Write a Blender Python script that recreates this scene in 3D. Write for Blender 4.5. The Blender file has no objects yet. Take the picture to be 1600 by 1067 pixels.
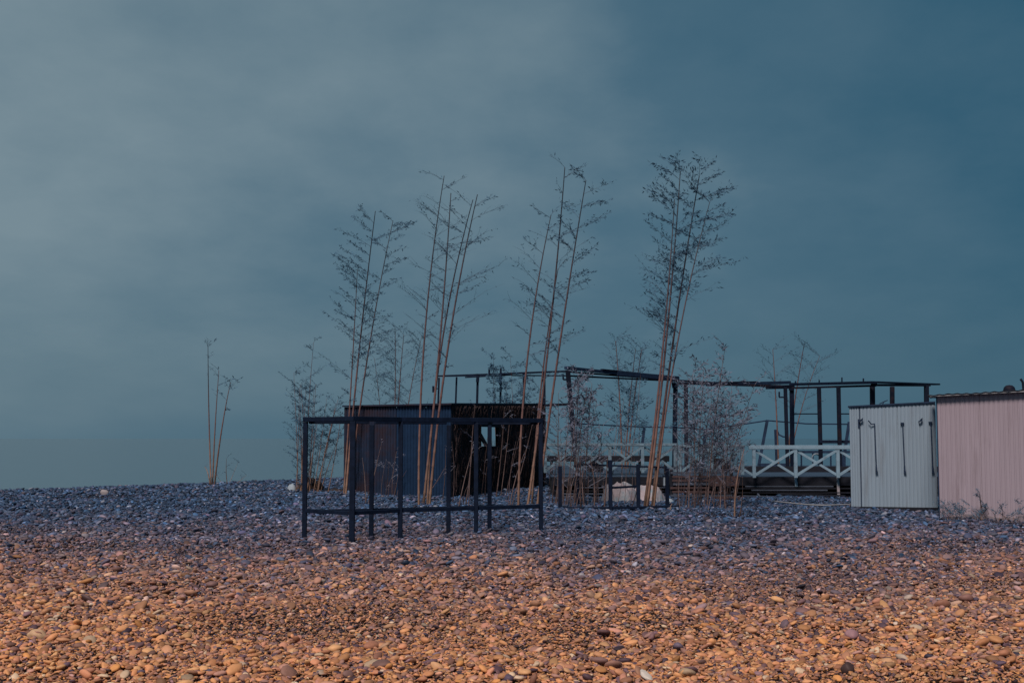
import bpy, math, random
import numpy as np
from mathutils import Vector, Matrix, noise

random.seed(7)
rng = np.random.default_rng(7)
SC = bpy.context.scene
COL = SC.collection

# ------------------------------------------------------------------ camera
F, CX, CY, EYE = 2000.0, 800.0, 533.5, 1.6          # focal length and centre in photo pixels, eye height in metres
PITCH = math.atan(151.5 / F)
cam = bpy.data.cameras.new('camera')
cam.sensor_width = 36.0
cam.lens = 36.0 * F / 1600.0
cam.clip_start = 0.1
cam.clip_end = 60000.0
cam_ob = bpy.data.objects.new('camera', cam)
COL.objects.link(cam_ob)
cam_ob.location = (0, 0, EYE)
cam_ob.rotation_euler = (math.pi / 2 + PITCH, 0, 0)
SC.camera = cam_ob

# ------------------------------------------------------------------ sky
SUN_EL, SUN_AZ = math.radians(50), math.radians(201)   # azimuth clockwise from +Y: behind the camera, a little to its left
world = bpy.data.worlds.new('World')
SC.world = world
world.use_nodes = True
nt = world.node_tree
nt.nodes.clear()
def N(tree, kind, **kw):
    n = tree.nodes.new(kind)
    for k, v in kw.items():
        setattr(n, k, v)
    return n
def L(tree, a, b):
    tree.links.new(a, b)
def MATH(tree, op, a, b=None, clamp=False):
    n = N(tree, 'ShaderNodeMath', operation=op, use_clamp=clamp)
    for i, v in enumerate((a, b)):
        if v is None:
            continue
        if isinstance(v, (int, float)):
            n.inputs[i].default_value = v
        else:
            L(tree, v, n.inputs[i])
    return n.outputs[0]
sky = N(nt, 'ShaderNodeTexSky', sky_type='NISHITA')
sky.sun_disc = False
sky.sun_elevation = SUN_EL
sky.sun_rotation = SUN_AZ
sky.air_density, sky.dust_density, sky.ozone_density = 1.0, 1.5, 2.0
tc = N(nt, 'ShaderNodeTexCoord')
sep = N(nt, 'ShaderNodeSeparateXYZ')
L(nt, tc.outputs['Generated'], sep.inputs[0])
# cloud deck seen from below: the direction projected onto a flat layer
zz = MATH(nt, 'ADD', MATH(nt, 'ABSOLUTE', sep.outputs[2]), 0.26)
cu = MATH(nt, 'DIVIDE', sep.outputs[0], zz)
cv = MATH(nt, 'DIVIDE', sep.outputs[1], zz)
comb = N(nt, 'ShaderNodeCombineXYZ')
L(nt, cu, comb.inputs[0]); L(nt, cv, comb.inputs[1])
n1 = N(nt, 'ShaderNodeTexNoise')
n1.inputs['Scale'].default_value = 0.8
n1.inputs['Detail'].default_value = 3
n1.inputs['Roughness'].default_value = 0.5
n1.inputs['Distortion'].default_value = 0.5
mp = N(nt, 'ShaderNodeMapping')
mp.inputs['Location'].default_value = (17.71, 23.62, 1.55)
mp.inputs['Scale'].default_value = (1.3, 0.8, 1)
L(nt, comb.outputs[0], mp.inputs[0]); L(nt, mp.outputs[0], n1.inputs['Vector'])
n2 = N(nt, 'ShaderNodeTexNoise')
n2.inputs['Scale'].default_value = 3.0
n2.inputs['Detail'].default_value = 6
n2.inputs['Roughness'].default_value = 0.55
mp2 = N(nt, 'ShaderNodeMapping')
mp2.inputs['Location'].default_value = (43.99, 49.77, 0)
mp2.inputs['Scale'].default_value = (1.2, 1.0, 1)
L(nt, comb.outputs[0], mp2.inputs[0]); L(nt, mp2.outputs[0], n2.inputs['Vector'])
# the dusk glow sits over the left horizon and dies away round the whole sky
absz = MATH(nt, 'ABSOLUTE', sep.outputs[2])
glow = MATH(nt, 'ADD', MATH(nt, 'MULTIPLY', sep.outputs[0], -0.95), 0.30)
zc_ = MATH(nt, 'SUBTRACT', MATH(nt, 'MINIMUM', absz, 0.2), 0.20)
glow = MATH(nt, 'MULTIPLY', glow, MATH(nt, 'SUBTRACT', 1.0, MATH(nt, 'MULTIPLY', MATH(nt, 'MULTIPLY', zc_, zc_), 15.0)))
over = MATH(nt, 'MULTIPLY', MATH(nt, 'MINIMUM', MATH(nt, 'MAXIMUM', MATH(nt, 'SUBTRACT', absz, 0.2), 0.0), 0.15), -1.0)   # heavier cloud overhead
t = MATH(nt, 'ADD', MATH(nt, 'ADD', glow, over), 0.36)
veil = MATH(nt, 'ADD', MATH(nt, 'MULTIPLY', MATH(nt, 'ABSOLUTE', sep.outputs[2]), 5.0), 0.12)       # cloud shapes dissolve in the haze at the horizon
veil = MATH(nt, 'MINIMUM', veil, 1.0)
lumps = MATH(nt, 'ADD', MATH(nt, 'MULTIPLY', MATH(nt, 'SUBTRACT', n1.outputs[0], 0.5), 1.15), MATH(nt, 'MULTIPLY', MATH(nt, 'SUBTRACT', n2.outputs[0], 0.5), 0.60))
t = MATH(nt, 'ADD', t, MATH(nt, 'MULTIPLY', lumps, veil))
ramp = N(nt, 'ShaderNodeValToRGB')
ramp.color_ramp.interpolation = 'LINEAR'
e = ramp.color_ramp.elements
e[0].position, e[0].color = 0.05, (0.018, 0.089, 0.148, 1)
e[1].position, e[1].color = 1.0, (0.185, 0.262, 0.305, 1)
m_ = e.new(0.5); m_.color = (0.066, 0.142, 0.200, 1)
L(nt, t, ramp.inputs[0])
nb = N(nt, 'ShaderNodeVectorMath', operation='SCALE')
L(nt, sky.outputs[0], nb.inputs[0]); nb.inputs['Scale'].default_value = 0.055     # strength of the clear sky above the clouds
mix = N(nt, 'ShaderNodeMix', data_type='RGBA')
mix.inputs['Factor'].default_value = 0.93                                         # cloud cover
L(nt, nb.outputs[0], mix.inputs['A']); L(nt, ramp.outputs[0], mix.inputs['B'])
bg = N(nt, 'ShaderNodeBackground')
bg.inputs['Strength'].default_value = 1.0
L(nt, mix.outputs['Result'], bg.inputs[0])
wo = N(nt, 'ShaderNodeOutputWorld')
L(nt, bg.outputs[0], wo.inputs[0])

# ------------------------------------------------------------------ sun: low cloud-softened warm light from behind the camera
sun = bpy.data.lights.new('sun', 'SUN')
sun.energy = 3.3
sun.angle = math.radians(16)
sun.color = (1.0, 0.86, 0.76)
sun_ob = bpy.data.objects.new('sun', sun)
COL.objects.link(sun_ob)
sd = Vector((math.sin(SUN_AZ) * math.cos(SUN_EL), math.cos(SUN_AZ) * math.cos(SUN_EL), math.sin(SUN_EL)))
sun_ob.rotation_euler = sd.to_track_quat('Z', 'Y').to_euler()
sun_ob.location = (-6, -12, 14)

vs = SC.view_settings
vs.view_transform = 'Standard'
vs.look = 'None'
vs.exposure = 0.0
vs.gamma = 1.0
vs.use_curve_mapping = False
SC.cycles.max_bounces = 5
SC.cycles.transparent_max_bounces = 6

# ------------------------------------------------------------------ helpers
CP, SP = math.cos(PITCH), math.sin(PITCH)
def P(px, py, d):
    """point seen at photo pixel (px, py) that stands d metres out"""
    x, y = (px - CX) / F, (CY - py) / F
    vx, vy, vz = x, CP - y * SP, SP + y * CP
    return Vector((vx / vy * d, d, EYE + vz / vy * d))
def D(py, z=0.0):
    """distance of a point of height z seen on row py"""
    y = (CY - py) / F
    return (z - EYE) * (CP - y * SP) / (SP + y * CP)
def X(px, d):
    return (px - CX) / F * d * 0.996

def tag(o, label=None, cat=None, group=None, kind=None):
    if label: o['label'] = label
    if cat: o['category'] = cat
    if group: o['group'] = group
    if kind: o['kind'] = kind
    return o
def empty(name, loc, label, cat, group=None):
    o = bpy.data.objects.new(name, None)
    o.empty_display_size = 0.2
    o.location = loc
    COL.objects.link(o)
    return tag(o, label, cat, group)

class MB:
    def __init__(s):
        s.v, s.f = [], []
    def quadbox(s, c):                       # eight corners, bottom ring then top ring
        b = len(s.v)
        s.v += [tuple(p) for p in c]
        s.f += [(b+3, b+2, b+1, b), (b+4, b+5, b+6, b+7), (b, b+1, b+5, b+4), (b+1, b+2, b+6, b+5), (b+2, b+3, b+7, b+6), (b+3, b, b+4, b+7)]
    def box(s, x0, x1, y0, y1, z0, z1):
        s.quadbox([(x0,y0,z0),(x1,y0,z0),(x1,y1,z0),(x0,y1,z0),(x0,y0,z1),(x1,y0,z1),(x1,y1,z1),(x0,y1,z1)])
    def bar(s, p, q, w, h, upv=None):
        p, q = Vector(p), Vector(q)
        d = (q - p).normalized()
        u = Vector(upv) if upv else (Vector((0, 0, 1)) if abs(d.z) < 0.9 else Vector((0, 1, 0)))
        a = d.cross(u).normalized() * (w / 2)
        b = a.cross(d).normalized() * (h / 2)
        s.quadbox([p-a-b, p+a-b, p+a+b, p-a+b, q-a-b, q+a-b, q+a+b, q-a+b])
    def tube(s, pts, rad, n=6, cap=True):
        b = len(s.v)
        pts = [Vector(p) for p in pts]
        k = len(pts)
        if not hasattr(rad, '__len__'):
            rad = [rad] * k
        d0 = (pts[-1] - pts[0]).normalized()
        ref = Vector((0, 1, 0)) if abs(d0.y) < 0.8 else Vector((1, 0, 0))
        for i in range(k):
            d = (pts[min(i+1, k-1)] - pts[max(i-1, 0)]).normalized()
            a = d.cross(ref).normalized()
            c = d.cross(a)
            for j in range(n):
                th = 2 * math.pi * j / n
                s.v.append(tuple(pts[i] + (a * math.cos(th) + c * math.sin(th)) * rad[i]))
        for i in range(k - 1):
            for j in range(n):
                j2 = (j + 1) % n
                s.f.append((b + i*n + j, b + i*n + j2, b + (i+1)*n + j2, b + (i+1)*n + j))
        if cap:
            s.f.append(tuple(b + j for j in range(n))[::-1])
            s.f.append(tuple(b + (k-1)*n + j for j in range(n)))
    def leaf(s, p, d, ln, w, nrm):
        d = d.normalized()
        sd_ = d.cross(nrm)
        if sd_.length < 1e-4:
            sd_ = d.cross(Vector((1, 0, 0.3)))
        sd_ = sd_.normalized() * (w / 2)
        b = len(s.v)
        s.v += [tuple(p), tuple(p + d * ln * 0.4 + sd_), tuple(p + d * ln), tuple(p + d * ln * 0.4 - sd_)]
        s.f.append((b, b+1, b+2, b+3))
    def build(s, name, mat, parent=None, smooth=False, bevel=0.0, local=False):
        me = bpy.data.meshes.new(name)
        me.from_pydata(s.v, [], s.f)
        me.materials.append(mat)
        if smooth:
            me.polygons.foreach_set('use_smooth', [True] * len(me.polygons))
        o = bpy.data.objects.new(name, me)
        COL.objects.link(o)
        if parent is not None:
            o.parent = parent
            if not local and parent.type == 'EMPTY':       # vertices are in world metres: undo the root's own place
                o.matrix_parent_inverse = Matrix.Translation(-parent.location)
        if bevel:
            bm = o.modifiers.new('edge', 'BEVEL')
            bm.width, bm.segments, bm.limit_method = bevel, 1, 'ANGLE'
        return o

# ------------------------------------------------------------------ materials
def mat(name, base, rough=0.7, var=0.25, scale=6.0, metal=0.0, spec=0.3, bump=0.0, second=None, secscale=2.0, seclim=(0.5, 0.7), stretch=None):
    m = bpy.data.materials.new(name)
    m.use_nodes = True
    t_ = m.node_tree
    b = t_.nodes['Principled BSDF']
    tcn = N(t_, 'ShaderNodeTexCoord')
    src = tcn.outputs['Object']
    if stretch:
        mpn = N(t_, 'ShaderNodeMapping')
        mpn.inputs['Scale'].default_value = stretch
        L(t_, src, mpn.inputs[0]); src = mpn.outputs[0]
    no = N(t_, 'ShaderNodeTexNoise')
    no.inputs['Scale'].default_value = scale
    no.inputs['Detail'].default_value = 6
    no.inputs['Roughness'].default_value = 0.65
    L(t_, src, no.inputs['Vector'])
    r = N(t_, 'ShaderNodeValToRGB')
    r.color_ramp.elements[0].position, r.color_ramp.elements[1].position = 0.28, 0.72
    lo = [c * (1 - var) for c in base]; hi = [min(1, c * (1 + var)) for c in base]
    r.color_ramp.elements[0].color = (*lo, 1); r.color_ramp.elements[1].color = (*hi, 1)
    L(t_, no.outputs[0], r.inputs[0])
    out = r.outputs[0]
    if second:
        n3 = N(t_, 'ShaderNodeTexNoise')
        n3.inputs['Scale'].default_value = secscale
        n3.inputs['Detail'].default_value = 8
        n3.inputs['Roughness'].default_value = 0.7
        L(t_, src, n3.inputs['Vector'])
        r3 = N(t_, 'ShaderNodeValToRGB')
        r3.color_ramp.elements[0].position, r3.color_ramp.elements[1].position = seclim
        L(t_, n3.outputs[0], r3.inputs[0])
        mx = N(t_, 'ShaderNodeMix', data_type='RGBA')
        L(t_, r3.outputs[0], mx.inputs['Factor']); L(t_, out, mx.inputs['A'])
        mx.inputs['B'].default_value = (*second, 1)
        out = mx.outputs['Result']
    L(t_, out, b.inputs['Base Color'])
    b.inputs['Roughness'].default_value = rough
    b.inputs['Metallic'].default_value = metal
    b.inputs['Specular IOR Level'].default_value = spec
    if bump:
        bu = N(t_, 'ShaderNodeBump')
        bu.inputs['Strength'].default_value = bump
        bu.inputs['Distance'].default_value = 0.02
        L(t_, no.outputs[0], bu.inputs['Height']); L(t_, bu.outputs[0], b.inputs['Normal'])
    return m

M = {}
M['black_steel'] = mat('black_steel', (0.006, 0.012, 0.030), 0.6, 0.4, 9, spec=0.10, second=(0.012, 0.010, 0.014), secscale=7, seclim=(0.62, 0.75))
M['brown_steel'] = mat('brown_steel', (0.008, 0.012, 0.026), 0.65, 0.4, 5, spec=0.10, second=(0.026, 0.014, 0.016), secscale=2.5, seclim=(0.5, 0.68))
M['grey_steel'] = mat('grey_steel', (0.018, 0.034, 0.072), 0.6, 0.35, 5, spec=0.15)
M['navy_metal'] = mat('navy_metal', (0.016, 0.026, 0.055), 0.6, 0.3, 3, spec=0.15, second=(0.034, 0.022, 0.030), secscale=0.9, seclim=(0.45, 0.62))
M['navy_clean'] = mat('navy_clean', (0.010, 0.027, 0.066), 0.6, 0.25, 4, spec=0.15)
M['brush'] = mat('brush', (0.024, 0.021, 0.028), 0.9, 0.6, 30)
M['brush_twig'] = mat('brush_twig', (0.055, 0.038, 0.042), 0.85, 0.5, 20)
M['dark_wood'] = mat('dark_wood', (0.009, 0.011, 0.020), 0.85, 0.5, 8, bump=0.3, stretch=(0.5, 3, 6))
M['grey_wood'] = mat('grey_wood', (0.06, 0.075, 0.11), 0.85, 0.4, 8, bump=0.3, stretch=(0.5, 3, 6))
M['red_wood'] = mat('red_wood', (0.075, 0.045, 0.048), 0.85, 0.45, 9, bump=0.3, stretch=(0.6, 3, 6))
M['deck_wood'] = mat('deck_wood', (0.030, 0.055, 0.095), 0.75, 0.4, 6, stretch=(0.4, 3, 3))
M['white_rail'] = mat('white_rail', (0.215, 0.32, 0.415), 0.65, 0.15, 6, second=(0.09, 0.12, 0.16), secscale=5, seclim=(0.58, 0.75))
M['old_rail'] = mat('old_rail', (0.14, 0.215, 0.28), 0.75, 0.3, 6, second=(0.035, 0.05, 0.075), secscale=4, seclim=(0.5, 0.7))
M['white_metal'] = mat('white_metal', (0.235, 0.305, 0.385), 0.55, 0.06, 2.2, spec=0.15, second=(0.165, 0.185, 0.22), secscale=3.0, seclim=(0.52, 0.82), stretch=(1.6, 1, 0.16))
M['white_trim'] = mat('white_trim', (0.27, 0.27, 0.30), 0.5, 0.1, 5)
M['pink_metal'] = mat('pink_metal', (0.325, 0.272, 0.325), 0.6, 0.07, 2.0, spec=0.15, second=(0.22, 0.175, 0.205), secscale=3.0, seclim=(0.52, 0.82), stretch=(1.6, 1, 0.18))
M['pink_dirt'] = mat('pink_dirt', (0.22, 0.185, 0.215), 0.85, 0.2, 5, second=(0.12, 0.10, 0.12), secscale=2.4, seclim=(0.5, 0.66), bump=0.2)
M['roof_sheet'] = mat('roof_sheet', (0.05, 0.055, 0.075), 0.6, 0.4, 5)
M['bamboo_dead'] = mat('bamboo_dead', (0.12, 0.080, 0.078), 0.6, 0.35, 7)
M['twig'] = mat('twig', (0.055, 0.095, 0.145), 0.8, 0.3, 5)
M['twig_dry'] = mat('twig_dry', (0.135, 0.14, 0.19), 0.8, 0.35, 5)
M['leaf_dark'] = mat('leaf_dark', (0.050, 0.115, 0.190), 0.65, 0.4, 2.5, spec=0.2)
M['leaf_dry'] = mat('leaf_dry', (0.13, 0.145, 0.21), 0.75, 0.5, 3.0, spec=0.15)
M['tarp'] = mat('tarp', (0.34, 0.29, 0.32), 0.65, 0.2, 5, spec=0.1, second=(0.20, 0.26, 0.31), secscale=2.2, seclim=(0.45, 0.6), bump=0.4)
M['plastic'] = mat('plastic', (0.26, 0.31, 0.37), 0.5, 0.15, 6)
M['soil'] = mat('soil', (0.045, 0.030, 0.028), 0.95, 0.5, 14, bump=0.6)
M['black_void'] = mat('black_void', (0.012, 0.014, 0.02), 0.9, 0.4, 6)
M['hose'] = mat('hose', (0.24, 0.25, 0.28), 0.5, 0.1, 6)

def bamboo_material():
    # pale straw at the foot, darker towards the tip: lamplight fading upward painted in (object z = metres up the culm)
    m = bpy.data.materials.new('bamboo_culm'); m.use_nodes = True
    t_ = m.node_tree; b = t_.nodes['Principled BSDF']
    tcn = N(t_, 'ShaderNodeTexCoord'); se = N(t_, 'ShaderNodeSeparateXYZ')
    L(t_, tcn.outputs['Object'], se.inputs[0])
    no = N(t_, 'ShaderNodeTexNoise'); no.inputs['Scale'].default_value = 5
    L(t_, tcn.outputs['Object'], no.inputs['Vector'])
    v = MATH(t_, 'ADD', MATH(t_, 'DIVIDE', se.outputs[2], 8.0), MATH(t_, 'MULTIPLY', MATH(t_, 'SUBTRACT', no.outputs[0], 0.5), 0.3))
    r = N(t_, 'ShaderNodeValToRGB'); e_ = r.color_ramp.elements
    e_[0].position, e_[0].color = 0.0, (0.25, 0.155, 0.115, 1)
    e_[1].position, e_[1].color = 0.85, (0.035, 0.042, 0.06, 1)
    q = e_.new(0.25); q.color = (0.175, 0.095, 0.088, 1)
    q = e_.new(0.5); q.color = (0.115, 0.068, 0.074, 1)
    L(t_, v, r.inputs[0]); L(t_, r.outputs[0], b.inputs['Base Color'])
    b.inputs['Roughness'].default_value = 0.5
    b.inputs['Specular IOR Level'].default_value = 0.25
    return m
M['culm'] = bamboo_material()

# ------------------------------------------------------------------ beach, sea
def crest_s(x, y):
    """metres past the crest of the shingle bank, towards the sea"""
    return (y - (38.6 + 1.38 * (x + 15.4))) / 1.704
def ground_z(x, y):
    s = crest_s(x, y)
    s2 = y - 62.0
    s = np.maximum(np.minimum(s, 40), s2)
    z = np.where(s > 0, -0.16 * np.minimum(s, 30) * np.clip(s / 3.0, 0, 1), 0.0)
    und = 0.030 * np.sin(x * 0.83 + 0.4 * y) * np.sin(y * 0.61 + 1.3) + 0.02 * np.sin(x * 1.9 - y * 1.1) + 0.018 * np.sin(y * 2.3 + 0.7 * np.sin(x * 0.5))
    return z + und * np.clip(s * -0.3 + 0.4, 0.2, 1)

def make_beach():
    xs = np.concatenate([[-4000, -1200, -400, -150, -70], np.linspace(-40, 40, 161), [70, 150, 400, 1200, 4000]])
    ys = np.concatenate([[-3000, -800, -200, -60, -20], np.linspace(-6, 70, 153), [80, 95]])
    gx, gy = np.meshgrid(xs, ys)
    gz = ground_z(gx, gy) - 0.01
    nx, ny = len(xs), len(ys)
    v = np.stack([gx, gy, gz], -1).reshape(-1, 3)
    f = [(j*nx+i, j*nx+i+1, (j+1)*nx+i+1, (j+1)*nx+i) for j in range(ny-1) for i in range(nx-1)]
    me = bpy.data.meshes.new('beach')
    me.from_pydata(v.tolist(), [], f)
    me.polygons.foreach_set('use_smooth', [True] * len(f))
    me.materials.append(mat('grit', (0.026, 0.018, 0.024), 0.95, 0.6, 18, bump=0.8))
    o = bpy.data.objects.new('beach', me)
    COL.objects.link(o)
    return tag(o, kind='structure')
beach = make_beach()

def make_sea():
    m = bpy.data.materials.new('sea_water'); m.use_nodes = True
    t_ = m.node_tree; b = t_.nodes['Principled BSDF']
    b.inputs['Base Color'].default_value = (0.040, 0.080, 0.112, 1)
    b.inputs['Roughness'].default_value = 0.16
    b.inputs['IOR'].default_value = 1.33
    tcn = N(t_, 'ShaderNodeTexCoord'); mpn = N(t_, 'ShaderNodeMapping')
    mpn.inputs['Scale'].default_value = (0.35, 0.9, 1)
    no = N(t_, 'ShaderNodeTexNoise'); no.inputs['Scale'].default_value = 0.6; no.inputs['Detail'].default_value = 5
    bu = N(t_, 'ShaderNodeBump'); bu.inputs['Strength'].default_value = 0.25; bu.inputs['Distance'].default_value = 0.25
    L(t_, tcn.outputs['Object'], mpn.inputs[0]); L(t_, mpn.outputs[0], no.inputs['Vector'])
    L(t_, no.outputs[0], bu.inputs['Height']); L(t_, bu.outputs[0], b.inputs['Normal'])
    mb = MB()
    R = 30000
    mb.v = [(-R, 30, -2.4), (R, 30, -2.4), (R, R, -2.4), (-R, R, -2.4)]
    mb.f = [(0, 1, 2, 3)]
    return tag(mb.build('sea', m), kind='structure')
make_sea()

# --- pebbles
def pebble_material(name, instanced):
    m = bpy.data.materials.new(name); m.use_nodes = True
    t_ = m.node_tree; b = t_.nodes['Principled BSDF']
    if instanced:
        at = N(t_, 'ShaderNodeAttribute', attribute_type='INSTANCER', attribute_name='col')
        c = at.outputs['Color']
    else:
        c = N(t_, 'ShaderNodeObjectInfo').outputs['Color']
    tcn = N(t_, 'ShaderNodeTexCoord')
    no = N(t_, 'ShaderNodeTexNoise'); no.inputs['Scale'].default_value = 2.2; no.inputs['Detail'].default_value = 5
    no.inputs['Roughness'].default_value = 0.7
    L(t_, tcn.outputs['Object'], no.inputs['Vector'])
    f = MATH(t_, 'ADD', MATH(t_, 'MULTIPLY', no.outputs[0], 0.9), 0.55)
    sc = N(t_, 'ShaderNodeVectorMath', operation='SCALE')
    L(t_, c, sc.inputs[0]); L(t_, f, sc.inputs['Scale'])
    L(t_, sc.outputs[0], b.inputs['Base Color'])
    b.inputs['Roughness'].default_value = 0.62
    b.inputs['Specular IOR Level'].default_value = 0.25
    return m
pm_inst, pm_obj = pebble_material('pebble_stone', True), pebble_material('pebble_stone_single', False)

import bmesh
def pebble_mesh(k, material, sub=2):
    r = random.Random(100 + k)
    bm = bmesh.new()
    bmesh.ops.create_icosphere(bm, subdivisions=sub, radius=0.5)
    off = Vector((r.uniform(-9, 9), r.uniform(-9, 9), r.uniform(-9, 9)))
    b_, c_ = r.uniform(0.55, 0.88), r.uniform(0.30, 0.56)
    sq = r.uniform(0.0, 0.35)
    for v in bm.verts:
        p = v.co.copy()
        n_ = noise.noise(p * 2.0 + off) * 0.30 + noise.noise(p * 4.5 + off) * 0.10
        p *= 1 + n_
        q = max(abs(p.x), abs(p.y), abs(p.z)) / max(p.length, 1e-6)
        p *= 1 + sq * (1 - q) * -0.6
        v.co = Vector((p.x, p.y * b_, p.z * c_))
    me = bpy.data.meshes.new('pebble')
    bm.to_mesh(me); bm.free()
    me.polygons.foreach_set('use_smooth', [True] * len(me.polygons))
    me.materials.append(material)
    return me
NT = 14
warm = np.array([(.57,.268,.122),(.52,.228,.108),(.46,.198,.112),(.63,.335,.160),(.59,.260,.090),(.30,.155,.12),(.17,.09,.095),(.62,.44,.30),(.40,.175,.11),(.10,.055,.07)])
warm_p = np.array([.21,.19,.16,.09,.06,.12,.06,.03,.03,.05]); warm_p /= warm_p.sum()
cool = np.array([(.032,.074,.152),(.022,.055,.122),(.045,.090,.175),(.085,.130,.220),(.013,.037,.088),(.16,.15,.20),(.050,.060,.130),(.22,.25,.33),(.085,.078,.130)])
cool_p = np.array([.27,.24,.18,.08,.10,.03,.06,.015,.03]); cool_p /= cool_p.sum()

def scatter():
    out = []
    for (y0, y1, dens, med) in ((6.3, 11, 1750, .030), (11, 16, 1350, .033), (16, 24, 800, .041), (24, 34, 400, .055), (34, 56, 170, .076)):
        wid = 0.44 * y1 + 1.2
        n = int(dens * (y1 - y0) * 2 * wid)
        y = rng.uniform(y0, y1, n); x = rng.uniform(-wid, wid, n)
        k = (np.abs(x) < 0.44 * y + 1.2) & (crest_s(x, y) < 1.2)
        x, y = x[k], y[k]
        a = med * np.exp(rng.normal(0, 0.46, len(x)))
        out.append(np.stack([x, y, np.clip(a, .014, .14)], 1))
    q = np.concatenate(out)
    x, y, a = q[:, 0], q[:, 1], q[:, 2]
    # patches of finer, darker shingle left by the waves
    patch = np.sin(x * 0.55 + 1.1 * np.sin(y * 0.42)) * np.sin(y * 0.95 + 0.6 * np.sin(x * 0.37 + 1)) + 0.5 * np.sin(x * 1.7 + y * 0.8) * np.sin(y * 2.1 - x * 0.4)
    fine = np.clip((patch - 0.25) * 1.6, 0, 1)
    a = a * (1 - 0.30 * fine)
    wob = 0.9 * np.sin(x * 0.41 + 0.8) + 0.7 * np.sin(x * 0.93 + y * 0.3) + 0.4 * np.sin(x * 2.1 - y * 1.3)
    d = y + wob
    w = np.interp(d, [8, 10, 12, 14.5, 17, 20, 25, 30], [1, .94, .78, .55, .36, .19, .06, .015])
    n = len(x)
    mixw = np.clip(w + rng.normal(0, .15, n) * np.minimum(1, w * 2.5 + .12), 0, 1)[:, None]          # orange near to blue far: lamplight falloff painted into each stone's colour
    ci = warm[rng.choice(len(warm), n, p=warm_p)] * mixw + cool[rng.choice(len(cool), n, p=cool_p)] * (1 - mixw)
    ci = ci * np.exp(rng.normal(0, 0.34, n) - .02 + (1 - w) * (rng.normal(0, .34, n) - .18))[:, None] * (1 - 0.10 * fine)[:, None]  # far stones also darkened, as the painted lamplight fades
    # larger stones are usually the paler ones
    z = ground_z(x, y) + a * rng.uniform(-0.12, 0.38, len(x)) + rng.uniform(-.010, 0.014, len(x))
    rot = np.stack([rng.normal(0, .34, len(x)), rng.normal(0, .34, len(x)), rng.uniform(0, 6.283, len(x))], 1)
    scl = a[:, None] * np.stack([rng.uniform(.9, 1.25, len(x)), rng.uniform(.85, 1.15, len(x)), rng.uniform(.8, 1.2, len(x))], 1)
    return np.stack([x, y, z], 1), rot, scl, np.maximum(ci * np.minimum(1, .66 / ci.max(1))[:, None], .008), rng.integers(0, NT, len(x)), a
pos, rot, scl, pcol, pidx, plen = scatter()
inview = (np.abs(pos[:, 0]) < 0.395 * pos[:, 1]) & (pos[:, 1] > 8.55)
sz = np.where(inview, plen / pos[:, 1], 0)
big = np.argsort(-sz)[:300]
single_meshes = [pebble_mesh(k, pm_obj, 2) for k in range(NT)]
for i in big:
    o = bpy.data.objects.new('pebble', single_meshes[pidx[i]])
    COL.objects.link(o)
    o.location, o.rotation_euler, o.scale = pos[i], rot[i], scl[i]
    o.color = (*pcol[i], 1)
    o.parent = beach
keep = np.ones(len(pos), bool); keep[big] = False

def pebble_field(pos, rot, scl, col, idx):
    tcol = bpy.data.collections.new('pebble_shapes')
    for k in range(NT):
        tcol.objects.link(bpy.data.objects.new('pebble_shape', pebble_mesh(k, pm_inst, 2)))
    me = bpy.data.meshes.new('shingle')
    me.vertices.add(len(pos))
    me.vertices.foreach_set('co', pos.astype(np.float32).ravel())
    for nm, arr in (('rot', rot), ('scl', scl)):
        at = me.attributes.new(nm, 'FLOAT_VECTOR', 'POINT'); at.data.foreach_set('vector', arr.astype(np.float32).ravel())
    at = me.attributes.new('col', 'FLOAT_COLOR', 'POINT')
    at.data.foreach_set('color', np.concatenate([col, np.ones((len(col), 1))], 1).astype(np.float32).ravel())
    at = me.attributes.new('idx', 'INT', 'POINT'); at.data.foreach_set('value', idx.astype(np.int32))
    o = bpy.data.objects.new('shingle', me)
    COL.objects.link(o)
    g = bpy.data.node_groups.new('shingle_nodes', 'GeometryNodeTree')
    g.interface.new_socket('Geometry', in_out='INPUT', socket_type='NodeSocketGeometry')
    g.interface.new_socket('Geometry', in_out='OUTPUT', socket_type='NodeSocketGeometry')
    gi, go = N(g, 'NodeGroupInput'), N(g, 'NodeGroupOutput')
    iop = N(g, 'GeometryNodeInstanceOnPoints')
    ci = N(g, 'GeometryNodeCollectionInfo')
    ci.inputs['Collection'].default_value = tcol
    ci.inputs['Separate Children'].default_value = True
    ci.inputs['Reset Children'].default_value = True
    def na(nm, dt):
        n = N(g, 'GeometryNodeInputNamedAttribute', data_type=dt); n.inputs['Name'].default_value = nm
        return n.outputs['Attribute']
    L(g, gi.outputs[0], iop.inputs['Points'])
    L(g, ci.outputs[0], iop.inputs['Instance'])
    iop.inputs['Pick Instance'].default_value = True
    L(g, na('idx', 'INT'), iop.inputs['Instance Index'])
    L(g, na('rot', 'FLOAT_VECTOR'), iop.inputs['Rotation'])
    L(g, na('scl', 'FLOAT_VECTOR'), iop.inputs['Scale'])
    L(g, iop.outputs[0], go.inputs[0])
    md = o.modifiers.new('pebbles', 'NODES'); md.node_group = g
    return tag(o, 'loose shingle of pebbles covering the beach, lamplight falloff tinted into their colours', 'pebbles', kind='stuff')
pebble_field(pos[keep], rot[keep], scl[keep], pcol[keep], pidx[keep])

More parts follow.
